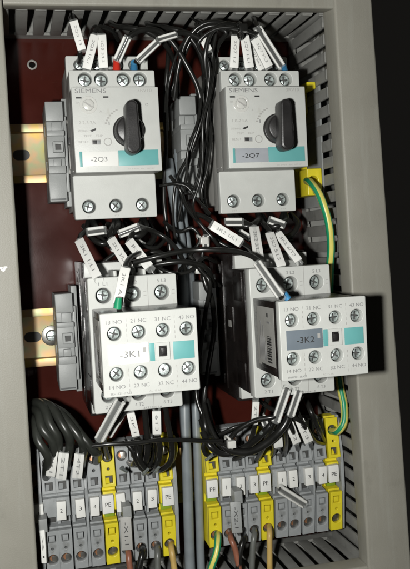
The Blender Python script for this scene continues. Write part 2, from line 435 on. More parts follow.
# ------------------------------------------------------------------ motor protection breaker (local: x 0..45, z 0 = top of front cover)
def make_breaker(code, nameplate, tint, label, loc, dial_txt):
    t = thing('motor_breaker', label, 'circuit breaker', loc, 'rotary motor breakers on the upper rail')
    b = MB(); W = 45
    # rear base and rail foot
    b.box(.3, 44.7, 9, 44, -61, 18, 'side', .6)
    b.box(3, 42, 2, 9.2, -44, -5, 'side', .4)
    # stepped housing
    b.box(.15, 44.85, 43.8, 52.0, -64.5, 21.5, 'side', .4)
    b.plate(rrect(0, 9.5, W, 22, .8), [circle(x, 17.2, 3.2) for x in (7.4, 17.0, 28.3, 37.4)], 48, 54.3, 'white', .35)
    b.box(.1, 44.9, 51.9, 66.8, -43.0, 10.0, 'side', .3)
    b.plate(rrect(0, -1, W, 10.3, .8), [circle(x, 5.6, 3.65) for x in (8.1, 16.6, 28.4, 37.2)], 66.5, 72.4, 'white', .35)
    b.box(.05, 44.95, 66.6, 76.0, -43.4, -.1, 'side', .3)
    b.box(0, W, 75.5, 80.3, -43.6, 0, 'white', .55)
    b.plate(rrect(0, -66.7, W, -43.0, .8), [circle(x, -59.8, 3.7) for x in (7.8, 22.5, 37.2)], 52, 58.2, 'white', .35)
    b.box(-.15, 3, 40, 43.5, -38, -20, 'side', .2)
    # side latch and grooves
    b.box(-.5, .3, 46, 50, -25, -21, 'black', .2)
    b.box(-.3, .3, 54, 64, -41.5, -40.8, 'faint', 0)
    b.box(-.35, .2, 20, 40, -12, -10, 'side', .2); b.box(-.35, .2, 20, 40, -40, -37, 'side', .2)
    # printing
    D = 80.3
    b.text('SIEMENS', 9.8, -2.0, 16.0, 2.3, D, 'greyink')
    b.text('3RV10', 37.8, -1.9, 7.4, 1.7, D, 'faint')
    b.box(2.2, 5.0, D-.2, D+.15, -5.9, -5.1, 'ink', 0); b.box(16.0, 18.8, D-.2, D+.15, -5.6, -4.8, 'ink', 0)
    b.text(dial_txt, 7.2, -18.2, 8.5, 1.6, D, 'faint'); b.text('In', 3.0, -8.0, 1.4, 1.2, D, 'faint')
    b.text('A', 14.4, -12.5, 1.1, 1.2, D, 'faint')
    b.poly([(8.2, -22.2), (11.6, -20.9), (11.4, -22.0), (9.4, -22.9)], D, 'ink')
    b.text('50/60Hz', 4.8, -22.4, 5.4, 1.1, D, 'faint'); b.text('TEST', 7.0, -25.0, 4.0, 1.1, D, 'faint'); b.text('TRIP', 12.9, -25.0, 3.6, 1.1, D, 'faint')
    b.text('RESET', 4.9, -28.0, 5.2, 1.2, D, 'faint')
    b.text('I', 18.4, -18.6, .5, 1.8, D, 'greyink'); b.text('O', 38.6, -9.2, 1.6, 1.7, D, 'greyink')
    for q in range(7):                                           # scale arc over the knob
        a = math.radians(118+q*7); r = 12.4
        b.box(28.4+r*math.cos(a)-.55, 28.4+r*math.cos(a)+.55, D-.1, D+.12, -22.8+r*math.sin(a)-.4, -22.8+r*math.sin(a)+.4, 'faint', 0)
    b.text('Ui 690V  IEC 60947', 34, -42.3, 14, .7, D, 'faint')
    for x, s_ in ((8.1, '1L1'), (16.6, '3L2'), (28.4, '5L3'), (37.2, 'T')):
        b.text(s_, x, .6, 2.0, .8, 72.4, 'faint')
    for x, s_ in ((7.8, '2T1'), (22.5, '4T2'), (37.2, '6T3')):
        b.text(s_, x, -65.2, 2.6, .8, 58.2, 'faint')
    # hole floors
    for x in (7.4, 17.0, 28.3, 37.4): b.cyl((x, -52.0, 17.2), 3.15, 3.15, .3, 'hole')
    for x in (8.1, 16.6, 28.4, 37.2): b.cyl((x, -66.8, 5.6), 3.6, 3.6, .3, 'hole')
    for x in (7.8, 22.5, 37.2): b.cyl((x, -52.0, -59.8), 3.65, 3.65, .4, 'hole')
    # current-limit slot
    b.box(8.9, 13.6, D-.1, D+.25, -29.4, -26.9, 'faint', .1); b.box(9.3, 11.6, D, D+.4, -29.1, -27.2, 'ink', .1); b.box(11.6, 13.3, D, D+.45, -29.0, -27.3, 'termgrey', .1)
    b.plate(circle(17.2, -28.1, 2.1), [circle(17.2, -28.1, 1.7)], D-.1, D+.2, 'faint', 0)
    b.build('housing', t)
    for x in (7.4, 17.0, 28.3, 37.4): screw('terminal_screw', t, x, 17.2, 52.2, 2.6)
    for x in (8.1, 16.6, 28.4, 37.2): screw('terminal_screw', t, x, 5.6, 67.6, 3.1)
    for x in (7.8, 22.5, 37.2): screw('terminal_screw', t, x, -59.8, 53.2, 2.9)
    # current dial
    b = MB(); b.plate(circle(8.3, -9.2, 4.5, 32), [circle(8.3, -9.2, 3.3, 32)], D-.2, D+.35, 'dial', .15)
    b.cyl((8.3, -D+.3, -9.2), 3.1, 2.9, 1.3, 'dial', bev=.3)
    b.box(5.9, 10.7, D+.9, D+1.15, -9.6, -8.8, 'faint', 0, T=Matrix.Translation((8.3, 0, -9.2)) @ Matrix.Rotation(.6, 4, 'Y') @ Matrix.Translation((-8.3, 0, 9.2)))
    b.build('setting_dial', t)
    # rotary knob
    b = MB(); kx, kz = 28.4, -22.8
    b.cyl((kx, -D+.2, kz), 8.4, 8.2, 1.6, 'knob', seg=40, bev=.5)
    b.cyl((kx, -D-1.5, kz), 7.7, 7.3, 4.6, 'knob', seg=40, bev=1.0)
    kb = b.build('rotary_knob', t)
    b = MB()
    out = []
    for cx, cz, r, a0, a1 in ((kx, kz+10.6, 3.0, 0, 180), (kx, kz-9.8, 3.7, 180, 360)):
        for q in range(9):
            a = math.radians(a0+(a1-a0)*q/8); out.append((cx+r*math.cos(a), cz+r*math.sin(a)*.95))
    b.plate(out, [], D+4.5, D+15.5, 'knob', 1.1)
    g = b.build('grip', kb)
    # name plate and teal strip
    b = MB(); b.box(3.7, 22.0, D-.1, D+.5, -40.6, -33.0, nameplate, .12)
    b.text(code, 12.2, -37.2, 9.6 if tint else 8.4, 2.8, D+.5, 'ink' if tint else 'greyink', bold=.004)
    b.build('name_plate', t)
    b = MB(); b.box(22.3, 43.2, D-.1, D+.35, -40.6, -32.6, 'teal', .12); b.box(2.3, 3.55, D-.1, D+.3, -40.6, -32.9, 'teal', .1)
    b.build('teal_strip', t)
    return t
random.seed(11)
make_breaker('-2Q3', 'label', 0, 'left white motor breaker with black knob and name plate reading -2Q3', (-60, 0, 0), '2.2-3.2A')
make_breaker('-2Q7', 'label2', 1, 'right white motor breaker with black knob and name plate reading -2Q7', (21.6, 0, 0), '1.8-2.5A')

# ------------------------------------------------------------------ contactors
def make_contactor(label, loc):
    t = thing('contactor', label, 'contactor', loc, 'contactors on the lower rail')
    b = MB(); W = 45
    b.box(.6, 44.4, 8.5, 88, -33.6, 33.6, 'blackside', .8); b.box(.62, 44.38, 8.6, 62, -42, 42, 'blackside', .8)
    b.box(1.5, 43.5, 2, 8.6, -18, 18, 'blackside', .3)
    for (d0, d1, z0, z1) in ((20, 34, -36, -30), (20, 34, 30, 36), (44, 60, -8, 12), (64, 80, -32, -18), (64, 80, 16, 32), (38, 41, -38, 38), (84, 86, -33, 33)):
        b.box(.05, .9, d0, d1, z0, z1, 'blackside', .3)
    b.box(-.1, .7, 50, 56, 0, 4, 'side', .1)
    b.build('housing', t)
    b = MB(); h = 34.1
    hx = (7.6, 22.6, 37.3)
    b.plate(rrect(0, -h, W, h, 1.0), [circle(x, z, 3.9) for x in hx for z in (25.0, -25.3)], 88, 96.3, 'white', .45)
    for x in hx:
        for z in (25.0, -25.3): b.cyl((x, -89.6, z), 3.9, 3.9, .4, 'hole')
    b.box(1.2, 43.8, 58, 66, -40, -33, 'white', .5); b.box(1.2, 43.8, 58, 66, 33, 41, 'white', .5)
    for x in (14.2, 29.2): b.box(x, x+1.6, 60, 88, 33, 37, 'white', .3)
    for x, a, c in ((7.6, '1 L1', '2 T1'), (22.6, '3 L2', '4 T2'), (37.3, '5 L3', '6 T3')):
        b.text(a, x, 30.9, 4.4, 1.7, 96.3, 'greyink'); b.text(c, x, -31.1, 4.4, 1.7, 96.3, 'greyink')
        for dz in (-1, 1):
            b.box(x+5.2, x+6.6, 96.2, 96.42, 25+dz*1.0-.2, 25+dz*1.0+.2, 'faint', 0)
    b.box(14.9, 15.15, 96.2, 96.42, -33.5, 33.5, 'faint', 0); b.box(29.9, 30.15, 96.2, 96.42, -33.5, 33.5, 'faint', 0)
    b.text('3RT1026-1A', 29.4, -33.2, 9.5, 1.0, 96.3, 'greyink')
    b.build('front_cover', t)
    for x in hx:
        for z in (25.0, -25.3): screw('terminal_screw', t, x, z, 90.2, 3.1)
    return t
c1 = make_contactor('left contactor with white face behind the block marked -3K1', (-58.9, 0, -131.5))
c2 = dup_tree(c1); c2.location = Vector((24.9, 0, -131.5))*S; c2['label'] = 'right contactor with black side behind the block marked -3K2'

def make_block(code, np_mat, ink, label, loc, sticker):
    t = thing('auxiliary_block', label, 'contact block', loc, 'auxiliary contact blocks clipped on the contactors')
    b = MB(); x0, x1, h = .8, 44.9, 18.9
    b.box(x0+.5, x1-.5, 96.6, 132.5, -h+.6, h-.6, 'blackside', .6)
    b.box(x0+.1, x0+.9, 108, 130, -h+3, -h+5, 'blackside', .2)
    # bevelled waist as moulded
    b.prism([(132.3, -h+.4), (132.3, h-.4), (134.6, h-.1), (134.6, -h+.1)], x0+.3, x1-.3, 'black')
    b.build('housing', t)
    b = MB(); xs = (6.9, 17.9, 29.0, 40.0); zt, zb = 9.6, -8.7
    b.plate(rrect(x0, -h, x1, h, .7), [circle(x, z, 3.2) for x in xs for z in (zt, zb)], 134.4, 139.4, 'white', .35)
    for x in xs:
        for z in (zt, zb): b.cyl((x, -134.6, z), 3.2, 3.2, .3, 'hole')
    for x, a, c in zip(xs, ('13 NO', '21 NC', '31 NC', '43 NO'), ('14 NO', '22 NC', '32 NC', '44 NO')):
        b.text(a, x, 14.9, 7.2, 1.7, 139.4, 'greyink'); b.text(c, x, -14.4, 7.2, 1.7, 139.4, 'greyink')
    b.text('3RH1921-1FA22', 8.4, -17.4, 9.6, 1.0, 139.4, 'greyink'); b.text('AC-15 6A', 24.0, -17.4, 5.5, .9, 139.4, 'faint')
    for x in (12.4, 34.4):
        for z0 in (5.6, -17):
            for k in range(5): b.box(x-.12, x+.12, 139.3, 139.5, z0+k*2.3, z0+k*2.3+1.3, 'faint', 0)
    b.build('front_cover', t)
    for x in xs:
        for z in (zt, zb): screw('terminal_screw', t, x, z, 135.2, 2.75)
    b = MB(); D = 139.4
    b.box(3.8, 21.9, D-.1, D+.45, -4.4, 4.9, np_mat, .15)
    b.text(code, 13.2, 0.0, 8.8, 2.9, D+.45, ink, bold=.004)
    if sticker: b.box(19.3, 20.6, D+.4, D+.58, .4, 2.6, 'faint', 0)
    b.build('name_plate', t)
    b = MB(); b.box(22.3, 24.6, D-.1, D+.35, -3.9, 4.2, 'teal', .1); b.box(33.2, 43.0, D-.1, D+.35, -4.0, 4.1, 'teal', .12)
    b.build('teal_strip', t)
    b = MB(); b.plate(rect(24.9, -3.7, 31.6, 4.2), [rect(26.6, -2.2, 30.3, 2.7)], D-.1, D+.8, 'white', .15)
    b.box(26.7, 30.2, D-.3, D+.15, -2.1, 2.6, 'black', 0); b.box(27.6, 30.0, D, D+1.1, -1.4, 1.8, 'black', .3)
    b.build('indicator_slide', t)
    b = MB()
    R = lambda d, z: (d, z)
    # sticker on the left flank: white film with bar code and type lines
    fx = x0+.42
    def side(d0, d1, z0, z1, m, px): b.box(px-.12, px, d0, d1, z0, z1, m, 0)
    side(103, 130, -15, 15, 'side', fx)
    random.seed(5); z = -12.5
    while z < 1:
        w = random.choice((.3, .5, .9)); side(118, 125, z, z+w, 'ink', fx-.12); z += w+random.choice((.3, .6))
    for k in range(6): side(106+k*1.9, 106.9+k*1.9, -12, -12+random.uniform(10, 22), 'greyink', fx-.12)
    side(119, 124, 7, 8, 'greyink', fx-.12); side(119, 121, 10, 12, 'ink', fx-.12)
    b.build('type_sticker', t)
    return t
random.seed(21)
make_block('-3K1', 'label', 'greyink', 'white auxiliary contact block with white name plate reading -3K1', (-58.9, 0, -131.0), 1)
make_block('-3K2', 'label3', 'ink', 'white auxiliary contact block with dark slate name plate reading -3K2', (24.9, 0, -131.0), 1)

# ------------------------------------------------------------------ grey end clamps beside each device
def make_clamp(label, loc):
    t = thing('end_clamp', label, 'end clamp', loc, 'grey end clamps on the rails')
    b = MB(); g = 'clampgrey'
    b.box(0, 9.6, 6, 22, -54.5, -1.0, g, .4)
    for D1, z0, z1, x0 in ((45, -11.2, -.6, 0), (41, -17.0, -11.1, .3), (46, -19.5, -16.6, 0), (44, -31.2, -19.4, .0), (41, -36.2, -31.3, .4), (45.5, -40.2, -36, .1), (42, -55.4, -40.1, 0)):
        b.box(x0, 9.6, 20, D1, z0, z1, g, .5)
    b.box(3.2, 8.6, 41, 43.4, -17.0, -11.6, g, .3); b.box(3.2, 7.2, 41, 43.2, -36.0, -32.0, g, .3)
    b.box(9.7, 13.0, 8, 34, -58, 3, g, .4); b.box(9.75, 11.4, 30, 40, -50, -8, g, .3)
    b.box(.6, 8.8, 41.9, 42.5, -54.6, -53.8, 'termdark', .1)
    b.build('body', t)
    b = MB(); b.plate(rrect(3.0, -28.6, 8.6, -22.6, .5), [rect(4.4, -27.2, 7.4, -24.2)], 43.5, 46.6, g, .3); b.box(4.3, 7.5, 43.9, 44.3, -27.3, -24.1, 'hole', 0)
    b.build('release_socket', t)
    return t
k1 = make_clamp('light grey end clamp beside the left motor breaker -2Q3', (-72.0, 0, 0))
k2 = dup_tree(k1); k2.location = Vector((3.6, 0, 2.5))*S; k2['label'] = 'grey end clamp between the two motor breakers, behind loose wires'
k3 = dup_tree(k1); k3.location = Vector((-72.9, 0, -106.2))*S; k3['label'] = 'light grey end clamp beside the left contactor, in front of the lower rail'
k4 = dup_tree(k1); k4.location = Vector((9.6, 0, -104.5))*S; k4['label'] = 'shaded grey end clamp between the two contactors'

# ------------------------------------------------------------------ terminal blocks
def make_terminal(pe, num, label, loc, lab_dx=0.0, w=7.7, metal='copper', lw=6.0, number_dz=0.0):
    main = 'yellow' if pe else 'termgrey'
    t = thing('terminal_block', label, 'terminal block', loc, 'rail terminal blocks')
    b = MB()
    prof = [(6.5, -20), (6.5, 20), (14, 27), (30, 35), (37.0, 34.5), (40.4, 12), (40.4, 9.0), (37.5, 8.8), (37.5, 7.0), (41, 6.8), (41, -4.0), (34, -4.2), (34, -9.5), (40.4, -9.8), (40.4, -11), (38.6, -35), (16, -35), (12, -27)]
    b.prism(prof, .1, w-.1, main, bev=.18)
    if pe:
        b.box(1.0, w-1.0, 33.8, 36.5, -9.3, -4.5, 'yellowgreen', .2)
        b.box(.0, w, 36.5, 38.0, 33.4, 35.2, 'yellow', .2)
    else:
        b.box(.6, w-.6, 33.8, 34.6, -9.2, -4.6, 'hole', .1); b.box(.5, 1.9, 33.8, 39.0, -9.0, -4.6, main, .2)
    # upper and lower face plates, each tilted away from the middle
    cx = w/2
    TU = Matrix.Translation((0, -41.5, 10)) @ Matrix.Rotation(math.radians(-8), 4, 'X')
    b.plate(rect(.05, 0.2, w-.05, 24.4), [circle(cx, 17.0, 3.0), circle(cx, 10.2, .85, 12), rect(cx-2.0, 2.0, cx+2.2, 6.4)], 0, 3.4, main, .3, T=TU)
    TL = Matrix.Translation((0, -41.5, -10.2)) @ Matrix.Rotation(math.radians(5), 4, 'X')
    b.plate(rect(.05, -24.6, w-.05, -.2), [circle(cx, -17.2, 3.0), circle(cx, -10.8, .8, 12), rect(cx-2.1, -7.1, cx+2.1, -2.7)], 0, 3.4, main, .3, T=TL)
    b.box(-1.6, 1.65, 1.9, 2.9, -1.7, 1.5, main, .2, T=TL @ Matrix.Translation((cx, 0, -4.9)))
    for T, z in ((TU, 4.2), ):
        b.box(-1.9, 2.1, -.2, .35, -2.1, 2.1, 'hole', 0, T=T @ Matrix.Translation((cx, 0, z)))
    b.prism([(.3, 2.1), (2.4, 2.1), (.3, 5.0)], cx-1.9, cx+.4, main, T=TU)
    for T, z in ((TU, 10.2), (TL, -10.8)):
        b.box(-.8, .8, -.2, .3, -.8, .8, 'hole', 0, T=T @ Matrix.Translation((cx, 0, z)))
    b.build('body', t)
    for T, z in ((TU, 17.0), (TL, -17.2)):
        b = MB()
        TT = T @ Matrix.Translation((cx, 0, z))
        pts = [TT @ Vector((0, -.1, 0)), TT @ Vector((0, -.7, 0))]
        ax = (pts[1]-pts[0])
        b.cyl(pts[0], 2.95, 2.95, .5, 'hole', axis=ax)
        b.cyl(pts[0]+ax.normalized()*.5, 1.9, 1.7, .7, metal, axis=ax, seg=14)
        b.box(-.5, 2.2, .9, 1.5, -2.2, 1.6, 'steel', .15, T=TT)
        b.build('wire_clamp', t)
    b = MB(); l0 = cx-lw/2+lab_dx
    tl = Matrix.Translation((cx, 0, 0)) @ Matrix.Rotation(random.uniform(-.035, .035), 4, 'Y') @ Matrix.Rotation(random.uniform(-.03, .03), 4, 'Z') @ Matrix.Translation((-cx, 0, random.uniform(-.3, .3)))
    b.box(l0, l0+lw, 40.9, 44.4, -5.0, 5.6, 'label', .3, T=tl)
    if pe: b.text('PE', l0+lw/2, .2, 3.3, 2.5, 44.4, 'ink', rot=0, T=tl)
    else: b.text(num, l0+lw/2, .4, 1.5 if num != '1' else .42, 2.2, 44.4, 'ink', T=tl)
    b.build('number_tag', t)
    return t
random.seed(31)
ZT = -228.0
LB = [(-82.5, 0, '1', -5.2), (-75.0, 0, '2', -.4), (-66.6, 0, '3', .2), (-57.0, 0, '4', -1.0), (-48.6, 1, 'PE', -.6), (-40.4, 0, '1', -2.9), (-32.2, 0, '2', 0), (-23.7, 0, '3', .1), (-15.4, 1, 'PE', .3)]
RB = [(12.4, 1, 'PE', .1), (20.8, 0, '1', .7), (28.6, 0, '2', .1), (36.6, 0, '3', .3), (45.0, 1, 'PE', .2), (54.0, 0, '1', 1.3), (62.2, 0, '2', .9), (71.0, 0, '3', .8), (80.2, 0, '4', 0), (89.4, 1, 'PE', 0)]
descL = ['grey terminal block marked 1 at the far left end of the left bank', 'grey terminal block marked 2, second from the left end, below a white wire marker',
         'grey terminal block marked 3 between 2 and 4 in the left bank', 'grey terminal block marked 4 beside the first yellow PE block', 'yellow PE terminal block in the middle of the left bank',
         'grey terminal block marked 1 behind the hanging group marker, brown wire below', 'grey terminal block marked 2 with the black wire below, left bank',
         'grey terminal block marked 3 with the dark grey wire below, left bank', 'yellow PE terminal block at the right end of the left bank, ochre wire below']
descR = ['yellow PE terminal block with green-yellow wire below at the left end of the right bank', 'grey terminal block marked 1 with the brown wire below, right bank',
         'grey terminal block marked 2 beneath the group marker, right bank', 'grey terminal block marked 3 with the dark grey wire below, right bank',
         'yellow PE terminal block with ochre wire below in the middle of the right bank', 'grey terminal block marked 1 with empty lower hole, right of the middle PE block',
         'grey terminal block marked 2 with empty lower hole, right bank', 'grey terminal block marked 3 with empty lower hole, right bank',
         'grey terminal block marked 4 beside the last yellow PE block', 'yellow PE terminal block at the right end, green-yellow wire curling in on top']
for (x, pe, num, dx), d in list(zip(LB, descL))+list(zip(RB, descR)):
    z = ZT-(1.2 if x < 0 else 0)
    make_terminal(pe, num, d, (x-3.85, 0, z), dx, metal=random.choice(('copper', 'steel')) if pe else 'copper', lw=6.6 if pe else 5.2)
# end plates between banks
def end_plate(x, w, label, z=ZT, m='termgrey'):
    b = MB(); prof = [(6.5, -20), (6.5, 20), (14, 27), (30, 35.5), (38, 35), (43.2, 11), (43.6, -8), (42.8, -12), (40.5, -35.5), (16, -35.5), (12, -27)]
    b.prism([(d, q+z) for d, q in prof], x, x+w, m, bev=.2)
    tag(b.build('end_plate', None, (x, 0, z)), label, 'end plate', 'thin grey end plates')
end_plate(-62.6, 1.6, 'thin grey end plate between blocks 3 and 4 of the left bank', ZT-1.2)
end_plate(-11.3, 2.2, 'thin grey end plate closing the right end of the left bank', ZT-1.2)
end_plate(75.2, 1.0, 'thin grey end plate between blocks 3 and 4 of the right bank')
end_plate(93.6, 2.0, 'thin grey end plate closing the right end of the right bank')
b = MB(); b.box(90.2, 91.3, 6.5, 42.5, -64, 11, 'clampgrey', .2)
tag(b.build('end_plate', None, (90.2, 0, -23)), 'thin light grey end plate right of the upper breaker row', 'end plate', 'thin grey end plates')
end_plate(-88.6, 1.8, 'thin grey end plate at the far left end of the left bank', ZT-1.2)
t = thing('earth_terminal', 'single yellow earth terminal block beside the right breaker, green-yellow wire in its lower end', 'terminal block', (81, 0, -23))
b = MB(); b.prism([(6.5, -20), (6.5, 20), (12, 27), (22, 33.5), (25, 30), (25, 18), (19, 14), (17, -8), (19, -16), (26, -20), (28, -34), (14, -34)], 0, 8.6, 'yellow', bev=.3); b.build('body', t)
b = MB(); b.plate(rrect(-.6, -34.2, 8.6, -18.2, .6), [circle(3.2, -25.5, 3.0)], 26, 43, 'yellow', .4)
b.box(5.2, 7.9, 42.8, 43.4, -23.5, -19.2, 'yellow', .2); b.box(2.2, 5, 42.8, 43.2, -33.4, -31.4, 'yellowgreen', .1); b.cyl((3.2, -28, -25.5), 3, 3, .4, 'hole'); b.build('wire_entry', t)
b = MB(); b.box(2.0, 7.4, 24, 42, 29.5, 33.5, 'yellow', .4); b.box(0.2, 8.2, 18, 26, 27, 33.5, 'yellow', .4); b.build('upper_tip', t)
b = MB(); b.box(1, 7.5, 17, 21, -12, 10, 'steel', .4); b.build('busbar', t)

def slab(p0, p1, width, thick, mats, txt=None, name='x', parent=None, ink='greyink', back=None, face=None):
    """flat marker between two points, its face turned towards the room"""
    a, c = Vector(p0), Vector(p1); ax = (c-a); L = ax.length; ax.normalize()
    n = Vector(face) if face else Vector((-.18, -1, .02)); n = (n-ax*n.dot(ax)).normalized(); sd = n.cross(ax)
    mid = (a+c)/2
    T = Matrix(((ax.x, -n.x, sd.x, mid.x), (ax.y, -n.y, sd.y, mid.y), (ax.z, -n.z, sd.z, mid.z), (0, 0, 0, 1)))
    b = MB(); b.box(-L/2, L/2, -thick/2, thick/2, -width/2, width/2, mats, min(.35, thick*.3), T=T)
    if txt: b.text(txt, 0, 0, L*.68, width*.34, thick/2, ink, T=T, push=.1)
    return b, T, L
# group markers standing on the blocks
for px, py, h, txt, lab in ((43.5, 546, 33, 'X1', 'narrow white group marker standing at the far left end of the terminal row'),
                            (126.5, 533, 33, '-X1.1', 'pale grey group marker hanging over block 1, left bank'), (236, 517, 31, '-X2.1', 'darker grey group marker hanging over block 2, right bank')):
    a, c = at(px-1, py-h/2, 52), at(px+1, py+h/2, 54)
    wmm = 2.8 if px < 50 else 6.2
    b, T, L = slab(a, c, wmm, 3.0, 'label' if px < 50 else ('side' if px < 200 else 'clampgrey'), txt, ink='ink')
    o = b.build('group_marker', None, (a+c)/2); tag(o, lab, 'marker', 'group markers on the terminal row')
    b = MB(); q = Vector((0, 0, 0))
    m0 = at(px-1, py-h/2-6, 45); m1 = (a+c)/2
    b.box(m0.x-m1.x-2.4, m0.x-m1.x+2.4, 42+m1.y, 53+m1.y, m0.z-m1.z-2.5, m0.z-m1.z+5, 'clampgrey', .4)
    st = b.build('carrier', o)

# ------------------------------------------------------------------ wires
def P3(l): return [at(*p) for p in l]
def wire(label, pts, r=1.25, m='wire', stripe=None, cat='wire', group='loose control wires', ferrule=None, markers=(), name='control_wire', world=False):
    P = P3(pts) if not world else [Vector(p) for p in pts]
    t = thing(name, label, cat, P[0], group)
    b = MB(); b.tube(P, r, m, stripe=stripe, seg=12); rebase2(b, 'insulation', t, P[0])
    if ferrule:
        d = (P[0]-P[1]).normalized()
        b = MB(); b.cyl(P[0]-d*7.5, r*1.15, r*1.5, 7.5, ferrule, axis=d, seg=14); rebase2(b, 'ferrule', t, P[0])
    for k in markers: marker(t, P[0], *k)
    return t
def rebase2(b, name, parent, o):
    for v in b.bm.verts: v.co -= Vector(o)
    return b.build(name, parent)
def marker(parent, o, a, c, width, txt, kind='card', face=None):
    """printed card in a clear carrier; a, c are (px, py, D)"""
    p0, p1 = at(*a), at(*c); ax = (p1-p0).normalized()
    fwd = Vector((-.18, -1, .02))
    if face: fwd = Vector(face)
    fwd = (fwd-ax*fwd.dot(ax)).normalized()
    if kind != 'bare':
        off = fwd*-1.9
        b = MB(); b.tube([p0+off-ax*1.0, (p0+p1)/2+off, p1+off+ax*1.0], width*.46, 'clear', seg=16, closed_ends=False)
        cs = rebase2(b, 'clear_carrier', parent, o)
    if kind in ('card', 'bare'):
        b, T, L = slab(p0, p1, width, .9, 'label', txt, face=face)
        rebase2(b, 'marker_card', parent, o)
    else:                                                     # edge-on carrier: flash streaks along its sides put in as white tubes
        b = MB()
        sd = ax.cross(fwd)
        b.tube([p0+sd*width*.34-fwd*.6, p1+sd*width*.34-fwd*.6], width*.12, 'label', seg=8); b.tube([p0-sd*width*.30-fwd*.6, p1-sd*width*.30-fwd*.6], width*.17, 'label', seg=8)
        rebase2(b, 'carrier_highlight', parent, o)
        b = MB(); b.tube([p0-fwd*1.7, p1-fwd*1.7], width*.21, 'wire', seg=10); rebase2(b, 'inner_wire', parent, o)
        if txt:
            b2, T, L = slab(p0-fwd*.3, p1-fwd*.3, width*.3, .4, 'label', txt, face=face); rebase2(b2, 'marker_card', parent, o)

# --- top of the left breaker
wire('black wire with leaning white marker entering the rear left hole of breaker -2Q3', [(79, 62, 56), (80, 54, 62), (77, 38, 64), (73, 21, 60), (72, 14, 45), (70, 20, 22)], markers=[((73.5, 21, 66), (82, 50, 66), 4.5, '2Q3 13')])
wire('black wire with tilted white marker, leftmost over the top screws of -2Q3', [(85, 72, 66), (86.5, 67, 70), (90, 50, 72), (95, 32, 70), (101, 27, 66), (112, 31, 60), (118, 40, 50)], markers=[((95, 35, 74), (86.5, 69, 74), 4.7, '2Q3 1/L1')])
wire('black wire with upright white marker over the second top screw of -2Q3', [(103, 72, 66), (103, 66, 70), (103, 50, 72), (101, 34, 70), (96, 27, 66), (92, 32, 58), (88, 48, 45)], markers=[((101.5, 35, 74), (103.5, 68, 74), 4.8, '2Q3 3/L2')])
wire('black wire with red ferrule entering the third top hole of -2Q3', [(116.5, 71, 64), (116.5, 64, 68), (119, 52, 72), (128, 38, 76), (142, 30, 76), (158, 31, 74), (172, 42, 72), (186, 64, 72), (199, 92, 70), (204, 130, 66)], r=1.5, ferrule='red', markers=[((117, 60, 76), (127, 38, 80), 4.6, '', 'edge')])
wire('black wire with blue ferrule entering the last top hole of -2Q3', [(134, 71, 64), (134, 66, 68), (141, 56, 74), (154, 44, 78), (168, 36, 76), (186, 33, 74), (205, 44, 72), (210, 66, 64)], r=1.5, ferrule='blue', markers=[((138, 60, 77), (157, 42, 81), 4.2, '', 'edge'), ((159, 39, 80), (176, 34, 80), 3.6, '', 'edge')])
# --- top of the right breaker
wire('black wire with upright white marker, leftmost over the top screws of -2Q7', [(234, 72, 66), (234, 67, 70), (235, 50, 72), (236, 34, 70), (228, 28, 72), (212, 26, 72), (196, 34, 68), (182, 60, 62), (170, 96, 55)], markers=[((235.5, 36, 74), (234, 68, 74), 4.8, '2Q7 13')])
wire('black wire with white marker second over the top screws of -2Q7', [(250, 72, 66), (249, 67, 70), (246, 50, 72), (244, 34, 70), (232, 26, 76), (216, 22, 78), (200, 26, 76), (186, 42, 72), (178, 70, 68), (174, 100, 62)], markers=[((244.5, 36, 74), (249.5, 68, 74), 5.0, '2Q7 1/L1')])
wire('black wire with slanted white marker third over the top screws of -2Q7', [(271, 72, 66), (269, 67, 70), (262, 54, 72), (253, 36, 72), (244, 28, 76), (226, 24, 80), (212, 32, 80), (205, 56, 78), (208, 90, 72), (206, 130, 66), (199, 168, 60)], markers=[((254.5, 39, 75), (269, 67, 75), 4.8, '2Q7 3/L2')])
wire('black wire with blue ferrule and clear carrier at the right top hole of -2Q7', [(285, 72, 62), (284, 67, 66), (276, 52, 72), (263, 33, 76), (256, 24, 74), (252, 14, 40)], ferrule='blue', markers=[((258, 28, 78), (282, 66, 74), 5.0, '', 'edge'), ((250, 46, 66), (262, 70, 66), 4.0, '2Q7 5/L3')])
